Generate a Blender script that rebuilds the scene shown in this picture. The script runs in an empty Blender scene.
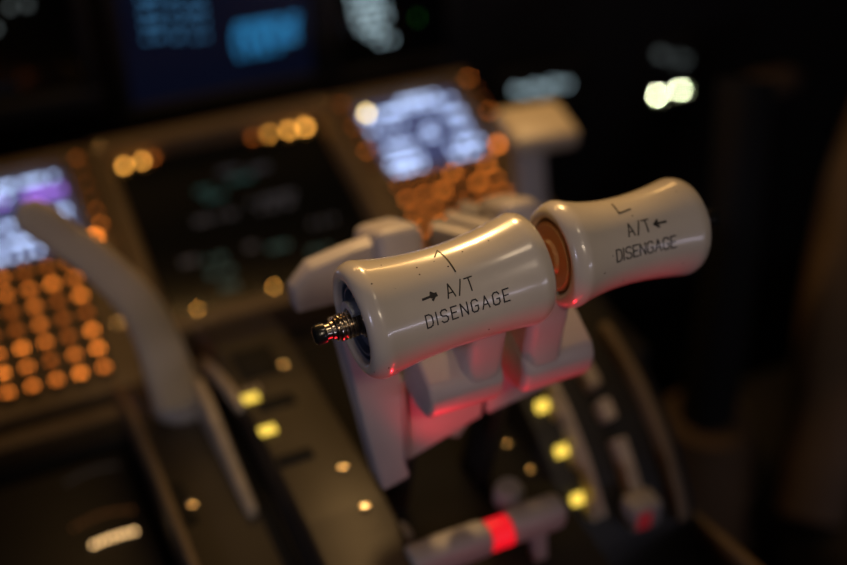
import bpy, bmesh, math, random
from math import radians, sin, cos, pi, sqrt
from mathutils import Vector as V, Matrix

random.seed(7)
scn = bpy.context.scene
COL = scn.collection

# ------------------------------------------------------------------ camera
PSI, TH, FPX = radians(25), radians(35), 1176.4
FW = V((sin(PSI)*cos(TH), cos(PSI)*cos(TH), -sin(TH)))
RT = V((cos(PSI), -sin(PSI), 0))
UP = V((sin(PSI)*sin(TH), cos(PSI)*sin(TH), cos(TH)))
CAM = V((-0.1264, -0.3299, 1.1139))
cd = bpy.data.cameras.new('camera'); cam = bpy.data.objects.new('camera', cd); COL.objects.link(cam)
m = Matrix((RT, UP, -FW)).transposed().to_4x4(); m.translation = CAM
cam.matrix_world = m
cd.sensor_width = 36; cd.lens = 50; cd.clip_start = 0.01
cd.dof.use_dof = True; cd.dof.focus_distance = 0.432; cd.dof.aperture_fstop = 3.2
scn.camera = cam

# ------------------------------------------------------------------ materials
def mat(name, col, rough=0.5, metal=0.0, coat=0.0, noise=0.0, nscale=40.0, bump=0.0, spec=0.5, specks=False):
    mt = bpy.data.materials.new(name); mt.use_nodes = True
    nt = mt.node_tree; b = nt.nodes['Principled BSDF']
    b.inputs['Base Color'].default_value = (*col, 1); b.inputs['Roughness'].default_value = rough
    b.inputs['Metallic'].default_value = metal; b.inputs['Coat Weight'].default_value = coat
    b.inputs['Coat Roughness'].default_value = 0.08; b.inputs['Specular IOR Level'].default_value = spec
    tc = nt.nodes.new('ShaderNodeTexCoord')
    if noise > 0:
        n = nt.nodes.new('ShaderNodeTexNoise'); n.inputs['Scale'].default_value = nscale
        n.inputs['Detail'].default_value = 5
        nt.links.new(tc.outputs['Object'], n.inputs['Vector'])
        r = nt.nodes.new('ShaderNodeValToRGB')
        r.color_ramp.elements[0].position = .3; r.color_ramp.elements[1].position = .7
        r.color_ramp.elements[0].color = (*[c*(1-noise) for c in col], 1)
        r.color_ramp.elements[1].color = (*[min(1, c*(1+noise*.5)) for c in col], 1)
        nt.links.new(n.outputs['Fac'], r.inputs['Fac'])
        out = r.outputs['Color']
        if specks:                       # small dark chips of dirt in the paint
            vo = nt.nodes.new('ShaderNodeTexVoronoi'); vo.inputs['Scale'].default_value = 260
            nt.links.new(tc.outputs['Object'], vo.inputs['Vector'])
            lt = nt.nodes.new('ShaderNodeMath'); lt.operation = 'LESS_THAN'; lt.inputs[1].default_value = .09
            nt.links.new(vo.outputs['Distance'], lt.inputs[0])
            sp = nt.nodes.new('ShaderNodeSeparateColor'); nt.links.new(vo.outputs['Color'], sp.inputs[0])
            gt = nt.nodes.new('ShaderNodeMath'); gt.operation = 'GREATER_THAN'; gt.inputs[1].default_value = .78
            nt.links.new(sp.outputs[0], gt.inputs[0])
            mu = nt.nodes.new('ShaderNodeMath'); mu.operation = 'MULTIPLY'
            nt.links.new(lt.outputs[0], mu.inputs[0]); nt.links.new(gt.outputs[0], mu.inputs[1])
            mx = nt.nodes.new('ShaderNodeMix'); mx.data_type = 'RGBA'
            nt.links.new(mu.outputs[0], mx.inputs[0]); nt.links.new(out, mx.inputs[6])
            mx.inputs[7].default_value = (.05, .035, .025, 1)
            out = mx.outputs[2]
        nt.links.new(out, b.inputs['Base Color'])
        if bump > 0:
            bp = nt.nodes.new('ShaderNodeBump'); bp.inputs['Strength'].default_value = bump
            bp.inputs['Distance'].default_value = .0005
            n2 = nt.nodes.new('ShaderNodeTexNoise'); n2.inputs['Scale'].default_value = nscale*8
            nt.links.new(tc.outputs['Object'], n2.inputs['Vector'])
            nt.links.new(n2.outputs['Fac'], bp.inputs['Height'])
            nt.links.new(bp.outputs['Normal'], b.inputs['Normal'])
    return mt

def glow(name, col, strength, base=(.01, .01, .01)):
    mt = mat(name, base, .4)
    b = mt.node_tree.nodes['Principled BSDF']
    b.inputs['Emission Color'].default_value = (*col, 1); b.inputs['Emission Strength'].default_value = strength
    return mt

M = dict(
    knob=mat('glossy_cream_plastic', (.60, .545, .475), .24, coat=.45, noise=.05, nscale=60, specks=True),
    paint=mat('lever_grey_paint', (.42, .385, .395), .48, noise=.06, nscale=50, bump=.1),
    ink=mat('black_ink', (.012, .010, .010), .55),
    steel=mat('worn_steel', (.62, .55, .46), .22, metal=1, noise=.2, nscale=150),
    recess=mat('dark_blue_recess', (.07, .09, .13), .35, noise=.3, nscale=200),
    clip=mat('blue_grey_metal', (.5, .55, .62), .35, metal=.2, noise=.15, nscale=200),
    button=mat('black_rubber_button', (.012, .012, .012), .25, coat=.4),
    brown=mat('brown_panel_paint', (.17, .118, .065), .55, noise=.15, nscale=30, bump=.15),
    cover=mat('quadrant_cover_paint', (.032, .025, .018), .5, noise=.2, nscale=30, bump=.15),
    black=mat('black_panel', (.012, .011, .011), .55, noise=.2, nscale=30),
    dark=mat('dark_fabric', (.03, .024, .018), .85, noise=.3, nscale=20),
    slot=mat('black_slot', (.003, .003, .003), .8),
    glass=mat('black_screen_glass', (.004, .005, .006), .12, spec=.3),
    rail=mat('pale_scale_metal', (.50, .42, .32), .42, noise=.2, nscale=80),
    cream=mat('cream_lever_plastic', (.62, .52, .38), .4, noise=.06, nscale=50),
    screw=mat('bright_screw', (.8, .7, .55), .18, metal=1),
    keycap=mat('dark_brown_key', (.045, .032, .022), .5),
    grey=mat('grey_trim', (.3, .29, .3), .5, noise=.1, nscale=30),
    brownsoft=mat('brown_leather', (.16, .10, .055), .6, noise=.25, nscale=18, bump=.2),
    carpet=mat('dark_carpet', (.02, .017, .015), .95, noise=.4, nscale=90, bump=.4),
    lining=mat('cabin_lining', (.07, .055, .04), .8, noise=.15, nscale=12),
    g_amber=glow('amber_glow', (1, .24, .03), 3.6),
    g_amber_hi=glow('amber_glow_bright', (1, .25, .03), 6),
    g_amber_lo=glow('amber_glow_dim', (1, .22, .025), 1.6),
    g_amber_dim=glow('amber_glow_faint', (1, .20, .02), .5),
    g_edge=glow('amber_glint_glow', (1, .43, .07), 9),
    tan=mat('tan_end_cap', (.52, .27, .12), .4),
    g_warm=glow('warm_glow', (1, .74, .28), 11),
    g_legend=glow('yellow_legend_glow', (1, .68, .09), 1.5),
    g_blue=glow('lilac_screen_text', (.50, .64, 1), 3.6),
    g_purple=glow('purple_screen_text', (.42, .16, .9), 2.4),
    g_teal=glow('teal_screen_text', (.03, .5, .50), .08),
    g_greyt=glow('grey_screen_text', (.35, .40, .55), .06),
    g_cyan=glow('cyan_screen_text', (.04, .36, .80), .75),
    g_sky=glow('blue_screen_text', (.10, .38, .75), .55),
    g_white=glow('white_screen_text', (.62, .85, .95), 1.1),
    g_faint=glow('faint_white_text', (.5, .6, .6), .3),
    g_green=glow('green_text', (.05, .5, .05), .25),
    g_lamp=glow('bright_lamp', (.92, 1, .62), 110),
    g_leglo=glow('dim_yellow_legend', (1, .66, .12), .5),
    g_warm2=glow('warm_legend_glow', (1, .60, .25), 5),
    g_ember=glow('ember_legend', (1, .35, .1), .12),
    g_ember2=glow('ember_legend_dim', (.6, .5, .5), .05),
    g_redlo=glow('dim_red_face', (1, .04, .06), .12),
    g_red=glow('red_lens_glow', (1, .006, .018), .85),
    s_blue=glow('lit_screen_blue', (.16, .20, .50), .28, (.004, .005, .008)),
    s_navy=glow('lit_screen_navy', (.01, .025, .11), .07, (.003, .004, .008)),
)

# ------------------------------------------------------------------ mesh helpers
def obj(name, bm, m_, parent=None, smooth=True, angle=35):
    bmesh.ops.recalc_face_normals(bm, faces=bm.faces[:])
    me = bpy.data.meshes.new(name); bm.to_mesh(me); bm.free()
    me.materials.append(M[m_] if isinstance(m_, str) else m_)
    if smooth:
        for p in me.polygons: p.use_smooth = True
        me.set_sharp_from_angle(angle=radians(angle))
    o = bpy.data.objects.new(name, me); COL.objects.link(o)
    if parent:
        o.parent = parent
        o.matrix_parent_inverse = Matrix.Translation(-wpos(parent)) if wrot(parent) is None else wrot(parent).inverted()
    return o

WM = {}
def wrot(o): return WM.get(o.name)
def wpos(o):
    return o.location.copy() if o.parent is None and o.type == 'EMPTY' else V((0, 0, 0))

def tag(o, label, cat, group=None):
    o['label'] = label; o['category'] = cat
    if group: o['group'] = group
    return o

def thing(name, label, cat, loc, group=None):
    o = bpy.data.objects.new(name, None); COL.objects.link(o); o.location = loc
    o.empty_display_size = .02
    return tag(o, label, cat, group)

def bx(bm, c, s, bev=0.0, rot=None, segs=2):
    """box centred at c with size s, optional bevel and rotation"""
    r = bmesh.ops.create_cube(bm, size=1.0)
    vs = r['verts']
    for v in vs: v.co = V((v.co.x*s[0], v.co.y*s[1], v.co.z*s[2]))
    if bev > 0:
        es = list({e for v in vs for e in v.link_edges})
        rr = bmesh.ops.bevel(bm, geom=es, offset=bev, segments=segs, affect='EDGES', profile=.5)
        vs = list({v for f in rr['faces'] for v in f.verts} | {v for v in vs if v.is_valid})
    Rm = rot if rot is not None else Matrix.Identity(3)
    for v in vs: v.co = Rm @ v.co + V(c)
    return bm

def nb(): return bmesh.new()
def box(c, s, bev=0.0, rot=None, segs=2): return bx(nb(), c, s, bev, rot, segs)

def prism(bm, pts, off, bev=0.0, segs=2):
    """closed polygon pts (3-D) swept by vector off"""
    a = [bm.verts.new(V(p)) for p in pts]; b = [bm.verts.new(V(p)+V(off)) for p in pts]
    fs = [bm.faces.new(a[::-1]), bm.faces.new(b)]
    n = len(a)
    for i in range(n): fs.append(bm.faces.new((a[i], a[(i+1) % n], b[(i+1) % n], b[i])))
    if bev > 0:
        bmesh.ops.recalc_face_normals(bm, faces=fs)
        es = list({e for f in fs for e in f.edges})
        bmesh.ops.bevel(bm, geom=es, offset=bev, segments=segs, affect='EDGES', profile=.5)
    return bm

def frame_of(ax, ref):
    ax = ax.normalized(); c = (ref - ax*ref.dot(ax)).normalized(); return ax, c, ax.cross(c)

def lathe(bm, A, ax, prof, n=64, ref=V((0, -1, .3))):
    """prof: list of (s, r) along axis ax from A"""
    ax, c, t = frame_of(ax, ref); rings = []
    for s, r in prof:
        if r < 1e-6: rings.append([bm.verts.new(A+ax*s)])
        else: rings.append([bm.verts.new(A+ax*s+(c*cos(2*pi*k/n)+t*sin(2*pi*k/n))*r) for k in range(n)])
    for i in range(len(rings)-1):
        a, b = rings[i], rings[i+1]
        for k in range(n):
            k2 = (k+1) % n
            if len(a) == 1 and len(b) == 1: break
            if len(a) == 1: bm.faces.new((a[0], b[k], b[k2]))
            elif len(b) == 1: bm.faces.new((a[k], b[0], a[k2]))
            else: bm.faces.new((a[k], b[k], b[k2], a[k2]))
    return bm

def sweep(bm, pts, widths, thicks, n=20, wdir=V((1, 0, 0))):
    """elliptic tube through pts; widths along wdir, thicks across"""
    P = [V(p) for p in pts]; Q = []; W = []; T = []
    k = 8
    for i in range(len(P)-1):                         # Catmull-Rom
        p0 = P[max(i-1, 0)]; p1 = P[i]; p2 = P[i+1]; p3 = P[min(i+2, len(P)-1)]
        for j in range(k + (1 if i == len(P)-2 else 0)):
            t = j/k
            Q.append(.5*((2*p1)+(p2-p0)*t+(2*p0-5*p1+4*p2-p3)*t*t+(3*p1-p0-3*p2+p3)*t**3))
            W.append(widths[i]*(1-t)+widths[i+1]*t); T.append(thicks[i]*(1-t)+thicks[i+1]*t)
    rings = []
    for i, q in enumerate(Q):
        d = (Q[min(i+1, len(Q)-1)]-Q[max(i-1, 0)]).normalized()
        w = (wdir-d*wdir.dot(d)).normalized(); u = d.cross(w)
        ring = []
        for a in range(n):
            ca, sa = cos(2*pi*a/n), sin(2*pi*a/n)
            ca = math.copysign(abs(ca)**.7, ca); sa = math.copysign(abs(sa)**.7, sa)
            ring.append(bm.verts.new(q+w*ca*W[i]/2+u*sa*T[i]/2))
        rings.append(ring)
    for i in range(len(rings)-1):
        for a in range(n): bm.faces.new((rings[i][a], rings[i][(a+1) % n], rings[i+1][(a+1) % n], rings[i+1][a]))
    bm.faces.new(rings[0][::-1]); bm.faces.new(rings[-1])
    return bm

def screw(A, nrm, r):
    bm = nb()
    lathe(bm, V(A), V(nrm), [(-.002, 0), (-.002, r), (.0004, r)]+[(.0004+r*r/.020*(1-k*k), r*k) for k in (.8, .6, .4, .2, 0)], 24)
    return bm

# ------------------------------------------------------------------ setting
def struct(name, bm, m_):
    o = obj(name, bm, m_); o['kind'] = 'structure'; return o
struct('floor', box((.3, .0, -.02), (3.0, 3.0, .04)), 'carpet')
struct('wall_front', box((.3, 1.52, .7), (3.0, .04, 1.4)), 'black')
struct('wall_right', box((1.45, .0, .9), (.04, 3.0, 1.8)), 'lining')

# ------------------------------------------------------------------ thrust levers
LET = {
 'A': ([[(0, 0), (.3, 1), (.6, 0)], [(.1, .33), (.5, .33)]], .6),
 '/': ([[(0, -.05), (.45, 1.05)]], .45),
 'T': ([[(0, 1), (.6, 1)], [(.3, 0), (.3, 1)]], .6),
 'D': ([[(0, 0), (0, 1), (.3, 1), (.48, .9), (.55, .7), (.55, .3), (.48, .1), (.3, 0), (0, 0)]], .55),
 'I': ([[(0, 0), (0, 1)]], .04),
 'S': ([[(.52, .86), (.42, 1), (.14, 1), (0, .87), (0, .65), (.12, .54), (.42, .47), (.54, .35), (.54, .13), (.42, 0), (.13, 0), (0, .14)]], .54),
 'E': ([[(.48, 0), (0, 0), (0, 1), (.48, 1)], [(0, .52), (.40, .52)]], .48),
 'N': ([[(0, 0), (0, 1), (.55, 0), (.55, 1)]], .55),
 'G': ([[(.54, .82), (.42, 1), (.14, 1), (0, .84), (0, .16), (.14, 0), (.42, 0), (.54, .16), (.54, .47), (.32, .47)]], .54),
}
def knob_profile(L, re, rw, lo):
    """outer radius at s; flared at both ends, waist rw, at low end re, at high end lo"""
    def r(s):
        t = min(1, max(0, (s-.0065)/(L-.013)))
        e = re*(1-t)+lo*t
        return rw+(e-rw)*abs(2*t-1)**2.1
    return r

def ribbon(bm, S, p, q, w, h=.00016):
    """raised stroke p->q in the surface chart S(u,v,h)"""
    d = V((q[0]-p[0], q[1]-p[1])); L = d.length
    if L < 1e-9: return
    d /= L; nrm = V((-d.y, d.x))
    p = V(p)-d*w*.45; q = V(q)+d*w*.45
    k = max(2, int(L/.0006)); rows = []
    for i in range(k+1):
        c = p.lerp(q, i/k); row = []
        for sg, hh in ((-1, -.0002), (-1, h), (1, h), (1, -.0002)):
            e = c+nrm*sg*w/2; row.append(bm.verts.new(S(e.x, e.y, hh)))
        rows.append(row)
    for i in range(k):
        for j in range(4): bm.faces.new((rows[i][j], rows[i][(j+1) % 4], rows[i+1][(j+1) % 4], rows[i+1][j]))
    bm.faces.new(rows[0]); bm.faces.new(rows[-1][::-1])

def write(bm, S, text, u0, v0, H, gap, w):
    u = u0
    for ch in text:
        st, wd = LET[ch]
        for line in st:
            for a, b in zip(line[:-1], line[1:]):
                ribbon(bm, S, (u+a[0]*H, v0+a[1]*H), (u+b[0]*H, v0+b[1]*H), w)
        u += (wd+gap)*H

def text_width(text, H, gap): return (sum(LET[c][1] for c in text)+gap*(len(text)-1))*H

def thrust_lever(label, A, B, mirror, r_lo, r_hi, r_w, sag):
    """A = end at the captain's side, B = other end; mirror: switch sits on the B end"""
    ax = (B-A); L = ax.length; ax.normalize()
    mid = (A+B)/2
    root = thing('thrust_lever', label, 'lever', (mid.x, .01, .755), 'thrust levers')
    # knob shell: outside, rounded lips, recessed ends
    r = knob_profile(L, r_lo, r_w, r_hi); prof = []
    def end_lip(re): # s offset from end, radius: from recess floor outwards
        return [(.010, 0), (.010, re*.70), (.0014, re*.70), (.0004, re*.72), (0, re*.76)] + [(.0065*(1-cos(radians(a))), re*(.78+.22*sin(radians(a)))) for a in (12, 24, 36, 48, 60, 72, 82)]
    lo = end_lip(r_lo); hi = end_lip(r_hi)
    prof += lo
    N = 56
    for i in range(1, N): 
        s = L*i/N
        if .0062 < s < L-.0062: prof.append((s, r(s)))
    prof += [(L-s, q) for s, q in hi[::-1]]
    # chart of the knob surface: u along axis, v = arc height measured from the line facing the camera
    ref = CAM-mid; _, c, t0 = frame_of(ax, ref); t = t0 if t0.dot(UP) > 0 else -t0
    def bend(u): return -t*(sag*max(0, 1-(2*u/L-1)**2))
    bm = lathe(nb(), A, ax, prof, 128)
    for v_ in bm.verts: v_.co += bend(min(L, max(0, (v_.co-A).dot(ax))))
    k = obj('knob', bm, 'knob', root, angle=50)
    def S(u, v, h):
        R_ = r(u)+h; ph = v/r_w
        return A+ax*u+(c*cos(ph)+t*sin(ph))*R_+bend(u)
    bm = nb(); H = .0047; w = .00052
    if not mirror:
        write(bm, S, 'DISENGAGE', .0219, -.0092, H, .365, w)
        write(bm, S, 'A/T', .0326, -.0010, .0050, .30, w)
        obj('lettering', bm, 'ink', k)
        bm = nb()
        ribbon(bm, S, (.0230, .0012), (.0282, .0016), .0009)
        for dv in (-.0013, .0013): ribbon(bm, S, (.0282, .0016), (.0267, .0014+dv), .0009)
        ribbon(bm, S, (.0282, .0016), (.0267, .0015), .0016)
        obj('arrow_mark', bm, 'ink', k)
        bm = nb()
        for a, b in (((.0350, .0172), (.0378, .0208)), ((.0378, .0208), (.0385, .0145)), ((.0385, .0145), (.0390, .0078))):
            n = 4
            for i in range(n):
                pa = V(a).lerp(V(b), i/n); pb = V(a).lerp(V(b), (i+1)/n); ribbon(bm, S, tuple(pa), tuple(pb), w*1.1)
        obj('index_mark', bm, 'ink', k)
    else:
        write(bm, S, 'DISENGAGE', .0192, -.0076, H*.97, .22, w)
        write(bm, S, 'A/T', .0265, .0008, .0050, .24, w)
        obj('lettering', bm, 'ink', k)
        bm = nb()
        ribbon(bm, S, (.0392, .0032), (.0442, .0030), .0009)
        for dv in (-.0013, .0013): ribbon(bm, S, (.0392, .0032), (.0408, .0031+dv), .0009)
        obj('arrow_mark', bm, 'ink', k)
        bm = nb()
        for a, b in (((.0272, .0172), (.0267, .0112)), ((.0267, .0112), (.0325, .0122))): ribbon(bm, S, a, b, w*1.2)
        obj('index_mark', bm, 'ink', k)
    # switch in the outer recess
    O, d, re = (A, -ax, r_lo) if not mirror else (B, ax, r_hi)
    bm = nb()
    ro = re*.69
    lathe(bm, O-d*.0098, d, [(0, 0), (0, ro), (.0072, ro), (.0072, ro-.0009), (.0055, ro-.0012), (.0055, ro-.0022), (.0072, ro-.0025), (.0072, ro-.0034), (.004, ro-.0040), (.004, ro-.0052), (.0055, ro-.0055), (.0052, .006), (.0052, 0)], 72)
    ins = obj('recess_insert', bm, 'recess', root)
    _, cc, tt = frame_of(d, ref)
    bm = nb()                                        # bent retaining clip around the bushing
    for a0 in range(0, 150, 10):
        a1 = a0+10
        q = []
        for a in (a0, a1):
            ph = radians(a+20)
            e = cc*cos(ph)+tt*sin(ph)
            q.append((e*.0062, e*.0088))
        prism(bm, [O-d*.0046+q[0][0], O-d*.0046+q[0][1], O-d*.0046+q[1][1], O-d*.0046+q[1][0]], d*.0052)
    obj('retaining_clip', bm, 'clip', ins)
    bm = nb(); pr = [(-.0046, 0), (-.0046, .0066), (-.0016, .0066), (-.0014, .0050)]
    s = -.0014
    while s < .0082: pr += [(s, .0042), (s+.0006, .0053), (s+.0009, .0053), (s+.0014, .0042)]; s += .0016
    pr += [(.0090, .0046), (.0094, .0040), (.0094, 0)]
    sw = obj('switch_bushing', lathe(bm, O-d*.0022, d, pr, 48), 'steel', root, angle=25)
    bm = lathe(nb(), O-d*.0022, d, [(.0088, 0), (.0088, .0036), (.0105, .0036), (.0110, .0030), (.0135, .0030), (.0135, 0)], 40)
    obj('switch_collar', bm, 'steel', sw)
    bm = lathe(nb(), O-d*.0022, d, [(.0128, 0), (.0128, .0033), (.0133, .0040), (.0160, .0041), (.0170, .0036), (.0176, .0024), (.0178, 0)], 40)
    obj('switch_button', bm, 'button', sw)
    # stub disc between the two knobs
    I, di, ri = (B, ax, r_hi) if not mirror else (A, -ax, r_lo)
    bm = lathe(nb(), I-di*.0098, di, [(0, 0), (0, ri*.66), (.0088, ri*.66), (.0098, ri*.60), (.0098, ri*.34), (.0112, ri*.30), (.0112, 0)], 64)
    obj('inner_cap', bm, 'tan', root)
    return root, mid

KA, KB = V((-.0022, 0, .8490)), V((.0748, 0, .8540))
KC, KD = V((.0825, 0, .8550)), V((.1478, 0, .8532))
lev1, mid1 = thrust_lever('cream thrust lever in sharp focus, black tipped switch sticking out of its end', KA, KB, False, .0233, .0227, .0199, .0013)
lev2, mid2 = thrust_lever('cream thrust lever behind and right of the sharply focused one, slightly blurred', KC, KD, True, .0219, .0206, .0178, .0004)

def yz(pts, x): return [(x, y, z) for y, z in pts]
def lever_body(root, x_out, x_in, side):
    """housing, neck, arm and reverse lever of one thrust lever; x_out outer flank, x_in inner flank"""
    x0, x1 = min(x_out, x_in), max(x_out, x_in)
    sgn = 1 if x_in > x_out else -1
    # housing under the knob: a shelf on the outer half, the neck rising on the inner half
    zz = .003 if side > 0 else .0015
    bm = nb()
    prism(bm, yz([(-.0045, .793+zz), (-.0055, .800+zz), (-.0030, .8055+zz), (.0145, .8150+zz), (.030, .814+zz), (.030, .790+zz), (.010, .785+zz), (-.001, .787+zz)], x0), (x1-x0, 0, 0), .0024, 3)
    obj('switch_housing', bm, 'paint', root)
    xn0, xn1 = (x_in-sgn*.0185, x_in)
    bm = nb()
    prism(bm, yz([(-.0048, .798+zz), (-.0040, .812), (-.0065, .826), (-.0085, .842), (.014, .846), (.022, .832), (.022, .798+zz)], min(xn0, xn1)+.0004), (.0181, 0, 0), .0045, 3)
    obj('neck', bm, 'paint', root)

lever_body(lev1, .0285, .0625, 1)
lever_body(lev2, .1060, .0725, -1)

# arms that run down towards the slots of the quadrant
bm = prism(nb(), [(.003, .027, .8215), (.0257, .0207, .8215), (.0280, .0197, .7485), (.0300, .0186, .740), (.0174, .0207, .734), (.0153, .0217, .7455)], (0, .016, 0), .0015)
obj('arm', bm, 'paint', lev1)
bm = prism(nb(), [(.0310, .0228, .800), (.067, .0217, .794), (.067, .0217, .760), (.0310, .0217, .7475)], (0, .014, 0), .001)
obj('cross_plate', bm, 'paint', lev1)
bm = prism(nb(), [(.0262, .0205, .795), (.0290, .0225, .795), (.0312, .0222, .7485), (.0284, .0195, .7485)], (0, .004, 0), .0004)
obj('edge_flange', bm, 'paint', lev1)
bm = prism(nb(), [(.0693, .0228, .796), (.107, .0228, .794), (.107, .0217, .766), (.0693, .0217, .760)], (0, .014, 0), .001)
obj('cross_plate', bm, 'paint', lev2)
bm = prism(nb(), [(.0555, .0375, .763), (.0685, .0375, .765), (.0685, .0375, .742), (.0635, .0375, .734), (.0555, .0375, .739)], (0, .010, 0), .0015)
br = obj('link_bracket', bm, 'paint', lev1)
obj('pivot_hole', lathe(nb(), V((.0622, .0374, .749)), V((0, -1, 0)), [(-.002, 0), (-.002, .0028), (.0003, .0028), (.0003, 0)], 24), 'slot', br)

# deep shanks going down into the quadrant, in the dark
for root, xs in ((lev1, .040), (lev2, .088)):
    bm = prism(nb(), yz([(.034, .80), (.048, .80), (.085, .667), (.065, .667)], xs), (.009, 0, 0), .001)
    obj('shank', bm, 'black', root)

def reverse_lever(root, xa, xb, y, z, arm):
    bm = nb()
    c = ((xa+xb)/2, y, z)
    rot = Matrix.Rotation(radians(-24), 3, 'X')
    bx(bm, c, (xb-xa, .036, .026), .0055, rot, 3)
    rv = obj('reverse_lever', bm, 'paint', root)
    bm = prism(nb(), arm, (0, .010, 0), .0015)
    obj('reverse_lever_arm', bm, 'paint', rv)
    return rv
rv1 = reverse_lever(lev1, .041, .0645, .091, .812, [(.050, .083, .824), (.032, .083, .822), (.011, .083, .818), (.002, .083, .808), (.003, .083, .796), (.060, .083, .795)])
rv2 = reverse_lever(lev2, .1135, .1335, .103, .8015, [(.112, .100, .806), (.142, .100, .806), (.142, .100, .770), (.112, .100, .770)])
# slanting link bars between both reverse levers
for i, dy in enumerate((0, .013, .026)):
    o = V((.083, .112+dy*.6, .805-dy*.12))+V((dy*.9, 0, 0)); e = o+V((.030, -.038, .001))
    d = (e-o)
    bm = nb(); prism(bm, [o, o+V((.005, .005, 0)), o+V((.005, .005, -.012)), o+V((0, 0, -.012))], d, .0008)
    obj('link_bar', bm, 'paint', rv2)
bm = prism(nb(), [(.072, .06, .806), (.112, .06, .808), (.112, .06, .775), (.072, .06, .775)], (0, .012, 0), .0015)
obj('cross_web', bm, 'paint', lev2)

# ------------------------------------------------------------------ forward aisle panel frame
AL = radians(18)
PN = V((0, -sin(AL), cos(AL))); PD = V((0, -cos(AL), -sin(AL))); P0 = V((0, .4727, .6866))
PR = Matrix((V((1, 0, 0)), -PD, PN)).transposed()
def pf(u, v, h=0): return P0+V((u, 0, 0))+PD*v+PN*h
def pbox(bm, u0, u1, v0, v1, h0, h1, bev=0.0):
    return bx(bm, pf((u0+u1)/2, (v0+v1)/2, (h0+h1)/2), (u1-u0, v1-v0, h1-h0), bev, PR)

# stand that carries the three forward units
st = thing('aisle_stand', 'dark brown aisle stand sloping under the display and both keypad units', 'console', (.07, .36, 0))
bm = prism(nb(), [pf(-.175, -.03, -.032), pf(-.175, .222, -.032), (-.175, pf(0, .222).y, .0), (-.175, pf(0, -.03).y+.02, .0)], (.485, 0, 0), .002)
obj('stand_body', bm, 'black', st)
bm = pbox(nb(), -.16, .29, .2105, .221, -.0318, -.004, .002)
obj('lower_trim', bm, 'brown', st)

def frame_bm(u0, u1, v0, v1, iu0, iu1, iv0, iv1, h0, h1, hin):
    """rectangular bezel with a sloping inner rim"""
    bm = nb()
    def ring(a, b, c, d, h): return [bm.verts.new(pf(x, y, h)) for x, y in ((a, c), (b, c), (b, d), (a, d))]
    s = .004
    rs = [ring(u0, u1, v0, v1, h0), ring(u0, u1, v0, v1, h1-.002), ring(u0+.002, u1-.002, v0+.002, v1-.002, h1),
          ring(iu0-s, iu1+s, iv0-s, iv1+s, h1), ring(iu0, iu1, iv0, iv1, hin), ring(iu0, iu1, iv0, iv1, h0)]
    for a, b in zip(rs, rs[1:]+rs[:1]):
        for k in range(4): bm.faces.new((a[k], a[(k+1) % 4], b[(k+1) % 4], b[k]))
    return bm

# centre display
du = thing('display_unit', 'large dark square display with brown bezel between the two keypad units', 'display', pf(.07, .08))
obj('bezel', frame_bm(-.0245, .1655, -.013, .176, -.0115, .1525, .005, .160, -.0315, .006, -.004), 'brown', du)
scr = obj('screen', pbox(nb(), -.0112, .1522, .0053, .1597, -.030, -.005), 'glass', du)
def dashes(frame, rows, hgt, wid, mn):
    """short lit strokes standing for lines of text; rows: (u0, u1, v)"""
    out = []
    for u0, u1, v in rows:
        u = u0; bm = nb()
        while u < u1-wid*.4:
            frame(bm, u, u+wid*.7, v-hgt/2, v+hgt/2); u += wid*random.choice((1, 1, 1, 2))
        out.append(bm)
    return out
def on_panel(h): return lambda bm, a, b, c, d: pbox(bm, a, b, c, d, h, h+.0004)
f = on_panel(-.0049)
for b_ in dashes(f, [(.040, .056, .050), (.044, .060, .058), (.066, .084, .046), (.026, .040, .115), (.024, .042, .128), (.030, .046, .142), (.073, .088, .118), (.10, .116, .13)], .005, .004, 0): obj('readout_line', b_, 'g_teal', scr)
for b_ in dashes(f, [(.062, .078, .036), (.085, .10, .040), (.030, .060, .078), (.074, .110, .072), (.078, .104, .080), (.058, .068, .112), (.01, .02, .112), (.11, .13, .105)], .005, .004, 0): obj('readout_line', b_, 'g_greyt', scr)
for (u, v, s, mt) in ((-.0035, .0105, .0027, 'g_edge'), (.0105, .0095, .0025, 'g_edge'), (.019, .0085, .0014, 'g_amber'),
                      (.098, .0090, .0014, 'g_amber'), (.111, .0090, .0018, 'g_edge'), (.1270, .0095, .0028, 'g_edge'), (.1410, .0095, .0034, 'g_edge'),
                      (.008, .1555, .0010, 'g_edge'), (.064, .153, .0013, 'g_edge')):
    bm = pbox(nb(), u-s/2, u+s/2, v-s/2, v+s/2, -.0045, -.0015, .0004)  # amber reflections in the glass, painted as small glowing blocks
    o = obj('painted_glint', bm, mt, du); o['label'] = 'small amber reflection painted as a glow along the screen edge'
for (u, v) in ((-.018, -.007), (.159, -.007), (-.018, .169), (.159, .169)):
    obj('screw', screw(pf(u, v, .0055), PN, .003), 'screw', du)

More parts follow.
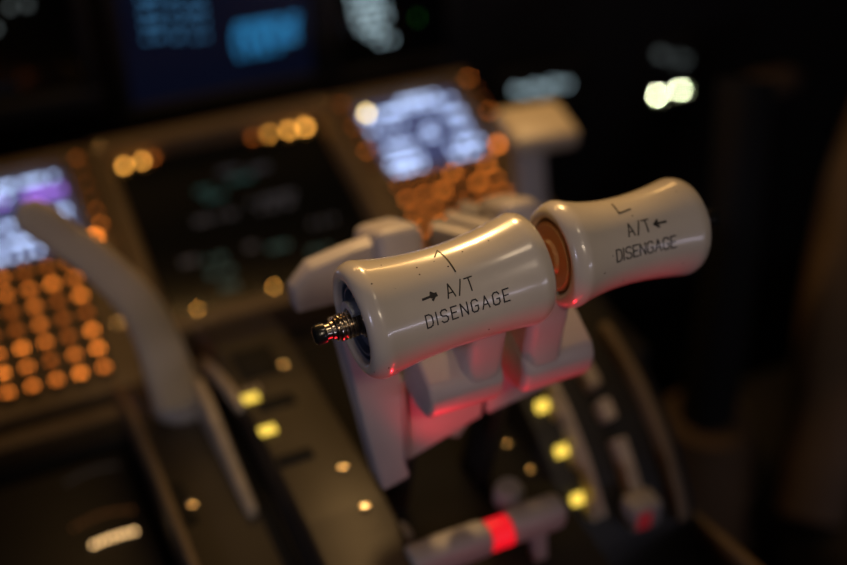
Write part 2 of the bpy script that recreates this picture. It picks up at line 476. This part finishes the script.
# control display units with keypads
KEYBM = {}
def key_meshes():
    a = box((0, 0, .002), (.0112, .0108, .004), .0012); 
    b = nb()
    bx(b, (0, .0012, .0041), (.0044, .0010, .0004)); bx(b, (-.0017, 0, .0041), (.0010, .0034, .0004)); bx(b, (.0017, -.0002, .0041), (.0010, .0030, .0004))
    return a, b
def cdu(label, u0, u1, screens, seed):
    rnd = random.Random(seed)
    uc = (u0+u1)/2
    root = thing('keypad_unit', label, 'control unit', pf(uc, .1), 'keypad units beside the centre display')
    bm = frame_bm(u0, u1, -.013, .207, uc-.0427, uc+.0427, .0008, .0795, -.0315, .004, -.003)
    obj('case', bm, 'brown', root)
    sc_ = obj('screen', pbox(nb(), uc-.0425, uc+.0425, .0010, .0793, -.030, -.004), 's_blue', root)
    ff = on_panel(-.0039)
    for rows, mt, hh, ww in screens(uc):
        for b_ in dashes(ff, rows, hh, ww, 0): obj('readout_line', b_, mt, sc_)
    spots = []
    for r_ in range(7):
        for c_ in range(6):
            spots.append((uc-.0467+.0150*c_, .0985+.0152*r_))
    for r_ in range(6):
        for sx in (-1, 1): spots.append((uc+sx*.0565, .004+.0135*r_))
    proto = None
    for i, (u, v) in enumerate(spots):
        mt = rnd.choices(['g_amber', 'g_amber_lo', 'g_amber_hi'], [.5, .35, .15])[0]
        if v < .09: mt = rnd.choices(['g_amber', 'g_amber_lo', 'k'], [.12, .28, .6])[0]
        if (mt not in KEYBM): 
            a, b = key_meshes()
            ko = obj('key', a, 'keycap', None); lo_ = obj('key_legend', b, 'g_amber_dim' if mt == 'k' else mt, None)
            lo_.parent = ko
            KEYBM[mt] = (ko, lo_); first = True
        else: first = False
        ko, lo_ = KEYBM[mt]
        if not first:
            k2 = ko.copy(); l2 = lo_.copy(); COL.objects.link(k2); COL.objects.link(l2); l2.parent = k2
        else: k2, l2 = ko, lo_
        k2.parent = root
        k2.matrix_parent_inverse = Matrix.Translation(-root.location)
        mm = PR.to_4x4(); mm.translation = pf(u, v, .0042); 
        if v < .09: mm = mm @ Matrix.Diagonal((.72, .72, 1, 1))
        k2.matrix_basis = mm
    return root
def scr_left(uc):
    R_ = []
    for i in range(4): R_.append((uc-.040, uc+.040, .006+.009*i))
    return [(R_[:1]+[(uc-.04, uc-.01, .030), (uc+.01, uc+.038, .050), (uc-.04, uc+.0, .044), (uc+.015, uc+.04, .060), (uc-.04, uc+.03, .060), (uc+.02, uc+.041, .040), (uc-.04, uc+.02, .072), (uc-.02, uc+.005, .016)], 'g_blue', .0034, .0042),
            ([(uc+.014, uc+.040, .018), (uc+.014, uc+.040, .022), (uc-.03, uc+.0, .022)], 'g_purple', .0026, .004)]
def scr_right(uc):
    return [([(uc-.040, uc-.005, .012), (uc-.040, uc-.012, .028), (uc-.005, uc+.03, .004), (uc-.036, uc-.010, .050), (uc-.040, uc-.012, .066), (uc-.038, uc-.012, .074),
              (uc+.024, uc+.041, .012), (uc+.026, uc+.041, .028), (uc+.028, uc+.041, .044), (uc+.014, uc+.041, .062), (uc+.014, uc+.036, .072), (uc+.003, uc+.014, .038), (uc+.002, uc+.014, .046), (uc-.02, uc+.02, .012)], 'g_blue', .0036, .0042)]
c1 = cdu('keypad unit at the left edge, orange lit keys under a white and purple screen', -.158, -.0265, scr_left, 3)
c2 = cdu('keypad unit right of the centre display, lilac lit screen partly above the levers', .1670, .2920, scr_right, 5)
o = obj('annunciator', pbox(nb(), .1880, .1920, .0140, .0180, .0041, .0062, .0006), 'g_warm', c2); o['label'] = 'bright yellow lamp at the screen corner'
o = obj('annunciator', pbox(nb(), .2755, .2795, .0760, .0800, .0041, .0065, .0006), 'g_amber_hi', c2)
o = obj('annunciator', pbox(nb(), -.0445, -.0395, .0765, .0810, .0041, .0065, .0006), 'g_amber_hi', c1)
obj('screw', screw(pf(-.0475, .1555, .0035), PN, .0036), 'screw', c1)

# ------------------------------------------------------------------ main instrument panel
YP = .545
mp = thing('instrument_panel', 'black main instrument panel rising behind the aisle stand', 'panel', (.3, YP+.02, 0))
obj('panel_board', box((.3, YP+.035, .72), (1.5, .05, 1.44), .004), 'black', mp)
def hbox(bm, x0, x1, z0, z1, y0, y1, bev=0): return bx(bm, ((x0+x1)/2, (y0+y1)/2, (z0+z1)/2), (x1-x0, abs(y1-y0), z1-z0), bev)
def ledge(x0, x1, z):
    obj('display_ledge', hbox(nb(), x0, x1, z-.004, z, YP-.013, YP+.0105), 'black', mp)
def up_display(label, x0, x1, z0, z1, screen_mat, reads):
    root = thing('flight_display', label, 'display', ((x0+x1)/2, YP, z0), 'displays on the main panel')
    bm = nb(); b = .012
    hbox(bm, x0-b, x1+b, z1, z1+b, YP-.014, YP+.0095, .002); hbox(bm, x0-b, x1+b, z0-b, z0, YP-.014, YP+.0095, .002)
    hbox(bm, x0-b, x0, z0, z1, YP-.014, YP+.0095, .002); hbox(bm, x1, x1+b, z0, z1, YP-.014, YP+.0095, .002)
    obj('bezel', bm, 'black', root)
    ledge(x0-b, x1+b, z0-b)
    s = obj('screen', hbox(nb(), x0, x1, z0, z1, YP-.006, YP+.009), screen_mat, root)
    for rows, mt, hh, ww in reads:
        for a, b_, z in rows:
            u = a; bm = nb()
            while u < b_-ww*.4: hbox(bm, u, u+ww*.7, z-hh/2, z+hh/2, YP-.0066, YP-.006); u += ww*random.choice((1, 1, 2))
            obj('readout_line', bm, mt, s)
    return root
up_display('dark main panel display at the top left corner, a few faint white marks', -.150, -.012, .715, .853, 'glass',
           [([(-.056, -.036, .786), (-.075, -.062, .772)], 'g_faint', .004, .006)])
up_display('main panel display above the centre display, blue text on navy', .022, .176, .690, .844, 's_navy',
           [([(.040, .054, .776-.0105*i) for i in range(4)] + [(.062, .072, .773-.0105*i) for i in range(4)] + [(.078, .090, .770-.0105*i) for i in range(4)], 'g_sky', .0035, .004),
            ([(.113, .168, .741), (.111, .168, .735), (.111, .166, .729), (.111, .164, .723), (.113, .150, .717)], 'g_cyan', .0042, .0045)])
up_display('main panel display right of the blue text one, cluster of white symbols', .200, .300, .686, .790, 'glass',
           [([(.211, .240, .752), (.213, .242, .744), (.214, .243, .736), (.216, .246, .728), (.220, .248, .720), (.228, .250, .713), (.236, .250, .706)], 'g_white', .0036, .0052),
            ([(.272, .279, .7215)], 'g_green', .005, .003)])

# small readout strip on the first officer's side
rs = thing('readout_strip', 'narrow row of pale blue lit symbols on the dark panel above the flap lever', 'display', (.405, YP, .62), None)
obj('housing', box((.405, YP+.003, .632), (.10, .014, .032), .002), 'black', rs)
ledge(.357, .453, .6158)
bm = nb()
for i, x in enumerate((.372, .378, .384, .391, .399, .405, .412, .420, .428)):
    hbox(bm, x, x+.0042, .630-.0002*i-(i % 3)*.002, .6345-.0002*i-(i % 3)*.002, YP-.0046, YP-.004)
for i, x in enumerate((.398, .404, .410)): hbox(bm, x, x+.003, .622, .6235, YP-.0046, YP-.004)
obj('lit_symbols', bm, 'g_white', rs)

# two very bright lamps and a dim cluster beside them
for i, (x, z, lb) in enumerate(((.538, .593, 'bright white-green round lamp on the far dark panel, left one of the pair'),
                                (.5655, .5935, 'bright white-green round lamp on the far dark panel, right one of the pair'))):
    r_ = thing('map_lamp', lb, 'lamp', (x, YP, z), 'pair of bright lamps')
    obj('lamp_housing', lathe(nb(), V((x, YP+.011, z)), V((0, -1, 0)), [(0, 0), (0, .0075), (.016, .0075), (.018, .006), (.018, .005), (.014, .0045), (.014, 0)], 32), 'black', r_)
    obj('lens', lathe(nb(), V((x, YP-.003, z)), V((0, -1, 0)), [(0, 0), (0, .0015), (.0008, .0013), (.0013, .0007), (.0014, 0)], 32), 'g_lamp', r_)
ci = thing('indicator_cluster', 'small group of dim bluish indicator dots just above the bright lamps', 'indicator', (.545, YP, .62))
obj('housing', box((.552, YP+.003, .6285), (.052, .014, .034), .002), 'black', ci)
for x, z, s in ((.534, .638, .0055), (.541, .634, .004), (.558, .630, .004), (.566, .626, .004), (.560, .618, .003)):
    obj('indicator_dot', hbox(nb(), x-s/2, x+s/2, z-s/2, z+s/2, YP-.0048, YP-.004), 'g_faint', ci)
lt = thing('tiller_handle', 'brown lit rounded handle on the dark panel right of the bright lamps', 'handle', (.66, YP, .585))
obj('grip', sweep(nb(), [(.625, YP-.022, .588), (.645, YP-.028, .592), (.675, YP-.028, .592), (.697, YP-.022, .586)], [.02, .028, .028, .02], [.014, .018, .018, .014], wdir=V((0, 0, 1))), 'brownsoft', lt)
obj('grip_stem', lathe(nb(), V((.66, YP+.0105, .589)), V((0, -1, 0)), [(0, 0), (0, .007), (.034, .007), (.034, 0)], 24), 'black', lt)

# ------------------------------------------------------------------ throttle quadrant
q = thing('throttle_quadrant', 'dark throttle quadrant housing with raised cover, slots, screws and scale rails', 'console', (.07, .05, 0))
def profile(dz=0, y1=.262, y0=-.22):
    P_ = [(.262, .636), (.24, .649), (.20, .659), (.15, .664), (.10, .6655), (.04, .664), (-.02, .658), (-.08, .647), (-.15, .628), (-.22, .60)]
    return [(y, z+dz) for y, z in P_ if y0-1e-6 <= y <= y1+1e-6]
bm = prism(nb(), yz(profile()+[(-.22, .0), (.262, .0)], -.060), (.188, 0, 0), .002)
obj('housing', bm, 'cover', q)
def arc_pts(r, a0, a1, n=14, c=(.138, .580)):
    """points (y, z) on the flap gate's arc; angle from straight up towards the pilots"""
    return [(c[0]-r*sin(radians(a0+(a1-a0)*i/n)), c[1]+r*cos(radians(a0+(a1-a0)*i/n))) for i in range(n+1)]
right_prof = [(.262, .640), (.22, .668), (.18, .690)] + arc_pts(.122, -10, 78)
bm = prism(nb(), yz(right_prof+[(.0, .585), (-.10, .575), (-.22, .565), (-.22, .0), (.262, .0)], .128), (.080, 0, 0), .0012)
obj('gate_housing', bm, 'black', q)
def arc_strip(x0, x1, y1, y0, dz, h, bev=.001):
    top = profile(dz+h, y1, y0); bot = profile(dz, y1, y0)[::-1]
    return prism(nb(), yz(top+bot, x0), (x1-x0, 0, 0), bev)
def arc_rail(x0, x1, r0, r1, a0, a1, bev=.0008):
    return prism(nb(), yz(arc_pts(r1, a0, a1)+arc_pts(r0, a0, a1)[::-1], x0), (x1-x0, 0, 0), bev)
# black slot field under the levers
obj('slot_field', arc_strip(.036, .128, .24, -.15, -.001, .0022, .0004), 'slot', q)
# raised cover on the captain's side with three cut slots
pr = [(.250, .652), (.238, .685), (.20, .6995), (.15, .7015), (.10, .7010), (.05, .699), (.0, .692), (-.05, .68), (-.08, .66), (-.08, .645), (.0, .657), (.10, .664), (.2, .657)]
lc = obj('side_cover', prism(nb(), yz(pr, -.0125), (.0435, 0, 0), .0025, 3), 'cover', q)
for y, z in ((.165, .7019), (.076, .7008), (.048, .6994)): obj('cover_screw', screw((.0185, y, z), V((0, .0, 1)), .0022), 'screw', q)
for y0_, y1_, xa, xb in ((.160, .186, -.0065, .0165), (.131, .141, -.006, .0145), (.089, .096, -.010, .0085)):
    obj('cover_slot', box(((xa+xb)/2, (y0_+y1_)/2, .7008), (xb-xa, y1_-y0_, .003), .0008), 'slot', lc)
# lit legends at the cover's left rim
for y, s_ in ((.150, 'g_rim'), (.1445, 'g_legend'), (.1165, 'g_legend')):
    bm = nb()
    for k in range(3 if s_ == 'g_rim' else 4): bx(bm, (-.0085+.0036*k if s_ == 'g_rim' else -.0105+.0022*k, y, .7022), (.0017, .0062, .0008))
    o = obj('lit_legend', bm, s_ if s_ in M else 'rail', q); o['label'] = 'yellow lit legend' if s_ in M else 'pale legend'
# rails of the speedbrake scale
bm = prism(nb(), yz([(.222, .676), (.19, .692), (.156, .703), (.140, .7035), (.140, .698), (.19, .684), (.222, .668)], -.0165), (.0045, 0, 0), .0008)
obj('slot_rail', bm, 'rail', q)
bm = prism(nb(), yz([(.192, .686), (.167, .6865), (.142, .681), (.118, .676), (.096, .672), (.096, .663), (.167, .662), (.192, .658)], -.0275), (.0055, 0, 0), .001)
obj('slot_rail', bm, 'rail', q)
obj('speedbrake_slot', arc_strip(-.0215, -.0135, .235, .0, -.001, .0022, .0004), 'slot', q)
obj('trim_wheel_slot', prism(nb(), yz([(.138, .6650), (.122, .6662), (.104, .6662), (.104, .660), (.138, .660)], -.0585), (.0075, 0, 0), .0005), 'slot', q)
obj('housing_screw', screw((-.040, .195, .6602), V((0, -.1, 1)), .0034), 'screw', q)
obj('housing_screw', screw((-.052, .118, .6658), V((0, 0, 1)), .003), 'screw', q)
obj('edge_trim', prism(nb(), yz([(.258, .645), (.21, .665), (.15, .672), (.10, .672), (.02, .671), (.02, .655), (.15, .656), (.258, .63)], -.0645), (.0045, 0, 0), .001), 'brown', q)
# flap gate on the first officer's side
obj('gate_rail', arc_rail(.1435, .1480, .121, .1335, 18, 56), 'rail', q)
for a in (28, 41, 54):
    obj('gate_notch', arc_rail(.1402, .1440, .1215, .131, a-2.5, a+2.5), 'rail', q)
for a, mt in ((26, 'g_legend'), (38, 'g_legend'), (50, 'g_legend'), (64, 'g_leglo')):
    bm = nb(); c_ = arc_pts(.127, a, a+1, 1)[0]; rot = Matrix.Rotation(radians(a), 3, 'X')
    for k in range(3): bx(bm, (.1345+.0024*k, c_[0], c_[1]), (.0015, .0042, .0008), 0, rot)
    bx(bm, (.1369, c_[0]+.0002, c_[1]-.0026), (.0055, .0045, .0036), 0, rot)
    o = obj('lit_legend', bm, mt if mt in M else 'g_legend', q); o['label'] = 'yellow lit legend'
for a0, a1 in ((8, 15), (19, 26), (30, 35), (40, 58)):
    obj('gate_block', arc_rail(.166, .1735, .121, .1315, a0, a1), 'rail', q)
obj('gate_rim', arc_rail(.192, .198, .121, .131, 10, 64), 'brown', q)
for x, y, z, r_ in ((.121, .088, .6668, .0026), (.123, .065, .6662, .0026)): obj('gate_screw', screw((x, y, z), V((0, 0, 1)), r_), 'screw', q)
obj('side_trim', prism(nb(), yz([(.045, .625), (-.06, .645), (-.15, .655), (-.15, .645), (-.06, .633), (.045, .612)], .2075), (.005, 0, 0), .001), 'brown', q)
obj('side_wall', prism(nb(), yz([(.045, .612), (-.06, .633), (-.15, .645), (-.15, .50), (.045, .50)], .2077), (.0045, 0, 0), .0006), 'black', q)
gs = thing('gate_stop', 'small bright knob standing on the quadrant just right of the grey lever housing', 'knob', (.190, .118, .68))
obj('knob_top', lathe(nb(), V((.190, .118, .695)), V((0, 0, 1)), [(-.002, 0), (-.002, .0035), (.002, .0036)]+[(.002+.00065*(1-k*k), .0036*k) for k in (.8, .6, .4, .2, 0)], 24), 'screw', gs)
obj('knob_stem', lathe(nb(), V((.190, .118, .690)), V((0, 0, 1)), [(-.016, 0), (-.016, .0022), (.004, .0022), (.004, 0)], 16), 'black', gs)

# ------------------------------------------------------------------ levers beside the thrust levers
sb = thing('speedbrake_lever', 'curved pale lever reaching up left in front of the left keypad unit', 'lever', (-.035, .200, .664))
obj('shaft', sweep(nb(), [(-.0335, .204, .660), (-.0365, .204, .678), (-.0415, .203, .710), (-.0495, .200, .742), (-.066, .206, .770), (-.080, .212, .785)], [.031, .029, .025, .022, .020, .018], [.018, .017, .014, .012, .010, .009], wdir=V((1, .2, .3))), 'cream', sb)
obj('grip', sweep(nb(), [(-.078, .2112, .783), (-.0865, .215, .793), (-.094, .218, .800), (-.097, .2195, .803)], [.0190, .0205, .0175, .006], [.0095, .011, .010, .005], wdir=V((1, .2, .3))), 'cream', sb)
obj('collar', lathe(nb(), V((-.0335, .204, .659)), V((0, 0, 1)), [(0, 0), (0, .017), (.004, .0165), (.008, .0145), (.008, 0)], 32), 'grey', sb)

fl = thing('flap_lever', 'cream flat topped flap lever standing right of the lit keypad unit', 'lever', (.228, .255, 0.62))
rot = Matrix.Rotation(radians(-6), 3, 'Z') @ Matrix.Rotation(radians(8), 3, 'X')
obj('grip', box((.2455, .286, .741), (.048, .042, .015), .005, rot, 3), 'cream', fl)
bm = prism(nb(), [(.2235, .268, .735), (.2425, .268, .735), (.240, .240, .640), (.218, .240, .640)], (0, .012, 0), .002)
obj('stem', bm, 'paint', fl)
fb = thing('lever_pedestal', 'dark box beside the quadrant under the cream flap lever', 'console', (.235, .23, 0))
obj('base_box', box((.2375, .203, .3195), (.05, .10, .641), .003), 'black', fb)

# cut-off levers crossing the lower quadrant
def cutoff(label, xa, xb, y, z, red):
    r_ = thing('cutoff_lever', label, 'lever', ((xa+xb)/2, y, .664), 'cut-off levers on the lower quadrant')
    obj('grip', sweep(nb(), [(xa, y, z), (xa+.003, y, z), ((xa+xb)/2, y, z), (xb-.003, y, z), (xb, y, z)], [.012, .0165, .017, .0165, .012], [.012, .0155, .016, .0155, .012], wdir=V((0, 0, 1))), 'grey', r_)
    xm = xb-.011 if red is None else xa+.012
    obj('stem', prism(nb(), [(xm-.004, y, z-.005), (xm+.004, y, z-.005), (xm+.004, y-.004, .661), (xm-.004, y-.004, .661)], (0, .006, 0), .001), 'grey', r_)
    if red:
        o = obj('lit_end', lathe(nb(), V((red[0], y, z)), V((1, 0, 0)), [(0, 0), (0, .0078), (red[1]-red[0], .0078), (red[1]-red[0], 0)], 32), 'g_red', r_); o['label'] = 'glowing red end'
    return r_
cutoff('pale cut-off lever bar low in front, glowing red at its right end', .026, .0675, .013, .690, (.0672, .0785))
cutoff('pale cut-off lever bar right of the glowing red end, on a thin stem', .0788, .1085, .014, .690, None)
kb = thing('guard_knob', 'pinkish grey knob behind the right cut-off lever bar', 'knob', (.0915, .036, .664))
obj('cap', lathe(nb(), V((.0915, .036, .664)), V((0, 0, 1)), [(.016, 0), (.016, .006), (.019, .0078), (.026, .0078), (.029, .006), (.0295, 0)], 28), 'grey', kb)
obj('post', lathe(nb(), V((.0915, .036, .664)), V((0, 0, 1)), [(-.001, 0), (-.001, .003), (.017, .003), (.017, 0)], 16), 'black', kb)
kb = thing('guard_knob', 'pinkish grey knob at the bottom left end of the lower lever bar', 'knob', (.030, .034, .664))
obj('cap', lathe(nb(), V((.030, .036, .660)), V((0, 0, 1)), [(.016, 0), (.016, .006), (.019, .0078), (.026, .0078), (.029, .006), (.0295, 0)], 28), 'grey', kb)
gd = thing('guarded_switch', 'small pale block switch with reddish face at the quadrant lower right', 'switch', (.168, .024, .62))
obj('guard', box((.168, .026, .652), (.018, .014, .017), .002), 'grey', gd)
o = obj('lit_face', box((.1655, .0185, .652), (.008, .0014, .011), .0004), 'g_redlo', gd); o['label'] = 'dim red face'

# ------------------------------------------------------------------ captain's side legend panel
lp = thing('switch_panel', 'dark low panel at the bottom left with one bright warm lit legend', 'panel', (-.11, .19, 0))
obj('panel_box', box((-.116, .175, .299), (.10, .15, .598), .003), 'black', lp)
def legend_row(px0, mt, n, w, curve, lab):
    (x0, y0), (x1, y1) = px0; bm = nb()
    for i in range(n):
        t = i/(n-1); bx(bm, (x0+(x1-x0)*t, y0+(y1-y0)*t+curve*sin(pi*t), .5983), (w, w*1.3, .0008))
    o = obj('lit_legend', bm, mt, lp); o['label'] = lab
legend_row(((-.1005, .178), (-.0765, .1785)), 'g_warm2', 8, .0015, .001, 'bright warm legend')
legend_row(((-.108, .196), (-.074, .196)), 'g_ember', 10, .0016, .004, 'dim orange legend')
legend_row(((-.104, .236), (-.074, .238)), 'g_ember2', 9, .0016, .003, 'very dim legend')

# ------------------------------------------------------------------ first officer's side
cc = thing('control_column', 'dark control column with brown boot in the shadow right of the quadrant', 'control column', (.40, .24, 0))
obj('boot', lathe(nb(), V((.40, .24, 0)), V((0, 0, 1)), [(0, 0), (0, .075), (.05, .07), (.30, .052), (.33, .058), (.36, .046), (.40, .050), (.43, .04), (.46, .038), (.46, 0)], 40), 'brownsoft', cc)
obj('column', sweep(nb(), [(.40, .24, .45), (.402, .245, .56), (.41, .262, .66), (.425, .29, .74)], [.045, .042, .038, .04], [.04, .036, .034, .036]), 'slot', cc)
fo = thing('pilot_seat', 'brown seat side dimly lit at the right edge of the picture', 'seat', (.60, .1, 0))
obj('side_bolster', sweep(nb(), [(.452, .155, .40), (.485, .19, .47), (.525, .24, .54), (.575, .29, .615), (.62, .33, .67)], [.055, .065, .07, .07, .05], [.05, .06, .06, .06, .05], wdir=V((.8, -.6, 0))), 'brownsoft', fo)
obj('seat_pan', box((.62, .16, .36), (.36, .34, .10), .03, None, 3), 'dark', fo)
obj('seat_base', box((.62, .16, .158), (.20, .22, .316), .01), 'black', fo)

# ------------------------------------------------------------------ light
def area(name, loc, target, size, col, power, size_y=None):
    l = bpy.data.lights.new(name, 'AREA'); l.energy = power; l.color = col; l.size = size
    if size_y: l.shape = 'RECTANGLE'; l.size_y = size_y
    o = bpy.data.objects.new(name, l); COL.objects.link(o); o.location = loc
    o.rotation_euler = (V(target)-V(loc)).to_track_quat('-Z', 'Y').to_euler()
    return o
def spot(name, loc, target, cone, col, power, radius=.03, blend=.6):
    l = bpy.data.lights.new(name, 'SPOT'); l.energy = power; l.color = col; l.spot_size = radians(cone); l.spot_blend = blend
    l.shadow_soft_size = radius
    o = bpy.data.objects.new(name, l); COL.objects.link(o); o.location = loc
    o.rotation_euler = (V(target)-V(loc)).to_track_quat('-Z', 'Y').to_euler()
    return o
area('glareshield_flood', (.15, .46, 1.16), (.10, .05, .80), .45, (1, .54, .17), .8, .03)
spot('added_warm_spot', (.17, .44, 1.22), (.06, .05, .85), 24, (1, .60, .24), 9, .02)  # extra spot added beside the flood to brighten the knob tops
spot('added_warm_spot', (.36, .45, 1.22), (.245, .285, .74), 12, (1, .62, .26), 4, .02)  # unseen warm spot added to brighten the flap lever grip
spot('map_light', (-.05, -.92, 1.62), (.045, -.02, .838), 13, (1, .79, .58), 13.5, .12, .7)
area('dome_light', (.10, -.30, 2.0), (.05, .1, .7), .15, (1, .75, .5), .85)
area('side_window_light', (.51, -1.12, .88), (.06, .0, .85), .55, (.84, .78, 1.0), .8, .04)
spot('screen_light', (-.85, -.30, 1.0), (.0, .08, .79), 34, (.72, .70, 1.0), 3.4, .06)
spot('red_spot', (.058, -.026, .668), (.050, -.022, .845), 58, (1, .015, .03), .55, .004, .3)
area('red_lamp', (.075, -.085, .672), (.055, .02, .80), .02, (1, .01, .03), .012)
w = bpy.data.worlds.new('cockpit_night'); scn.world = w; w.use_nodes = True
w.node_tree.nodes['Background'].inputs[0].default_value = (.5, .42, .36, 1)
w.node_tree.nodes['Background'].inputs[1].default_value = .004
scn.view_settings.view_transform = 'Standard'; scn.view_settings.look = 'None'
scn.view_settings.exposure = 0; scn.view_settings.gamma = 1; scn.view_settings.use_curve_mapping = False
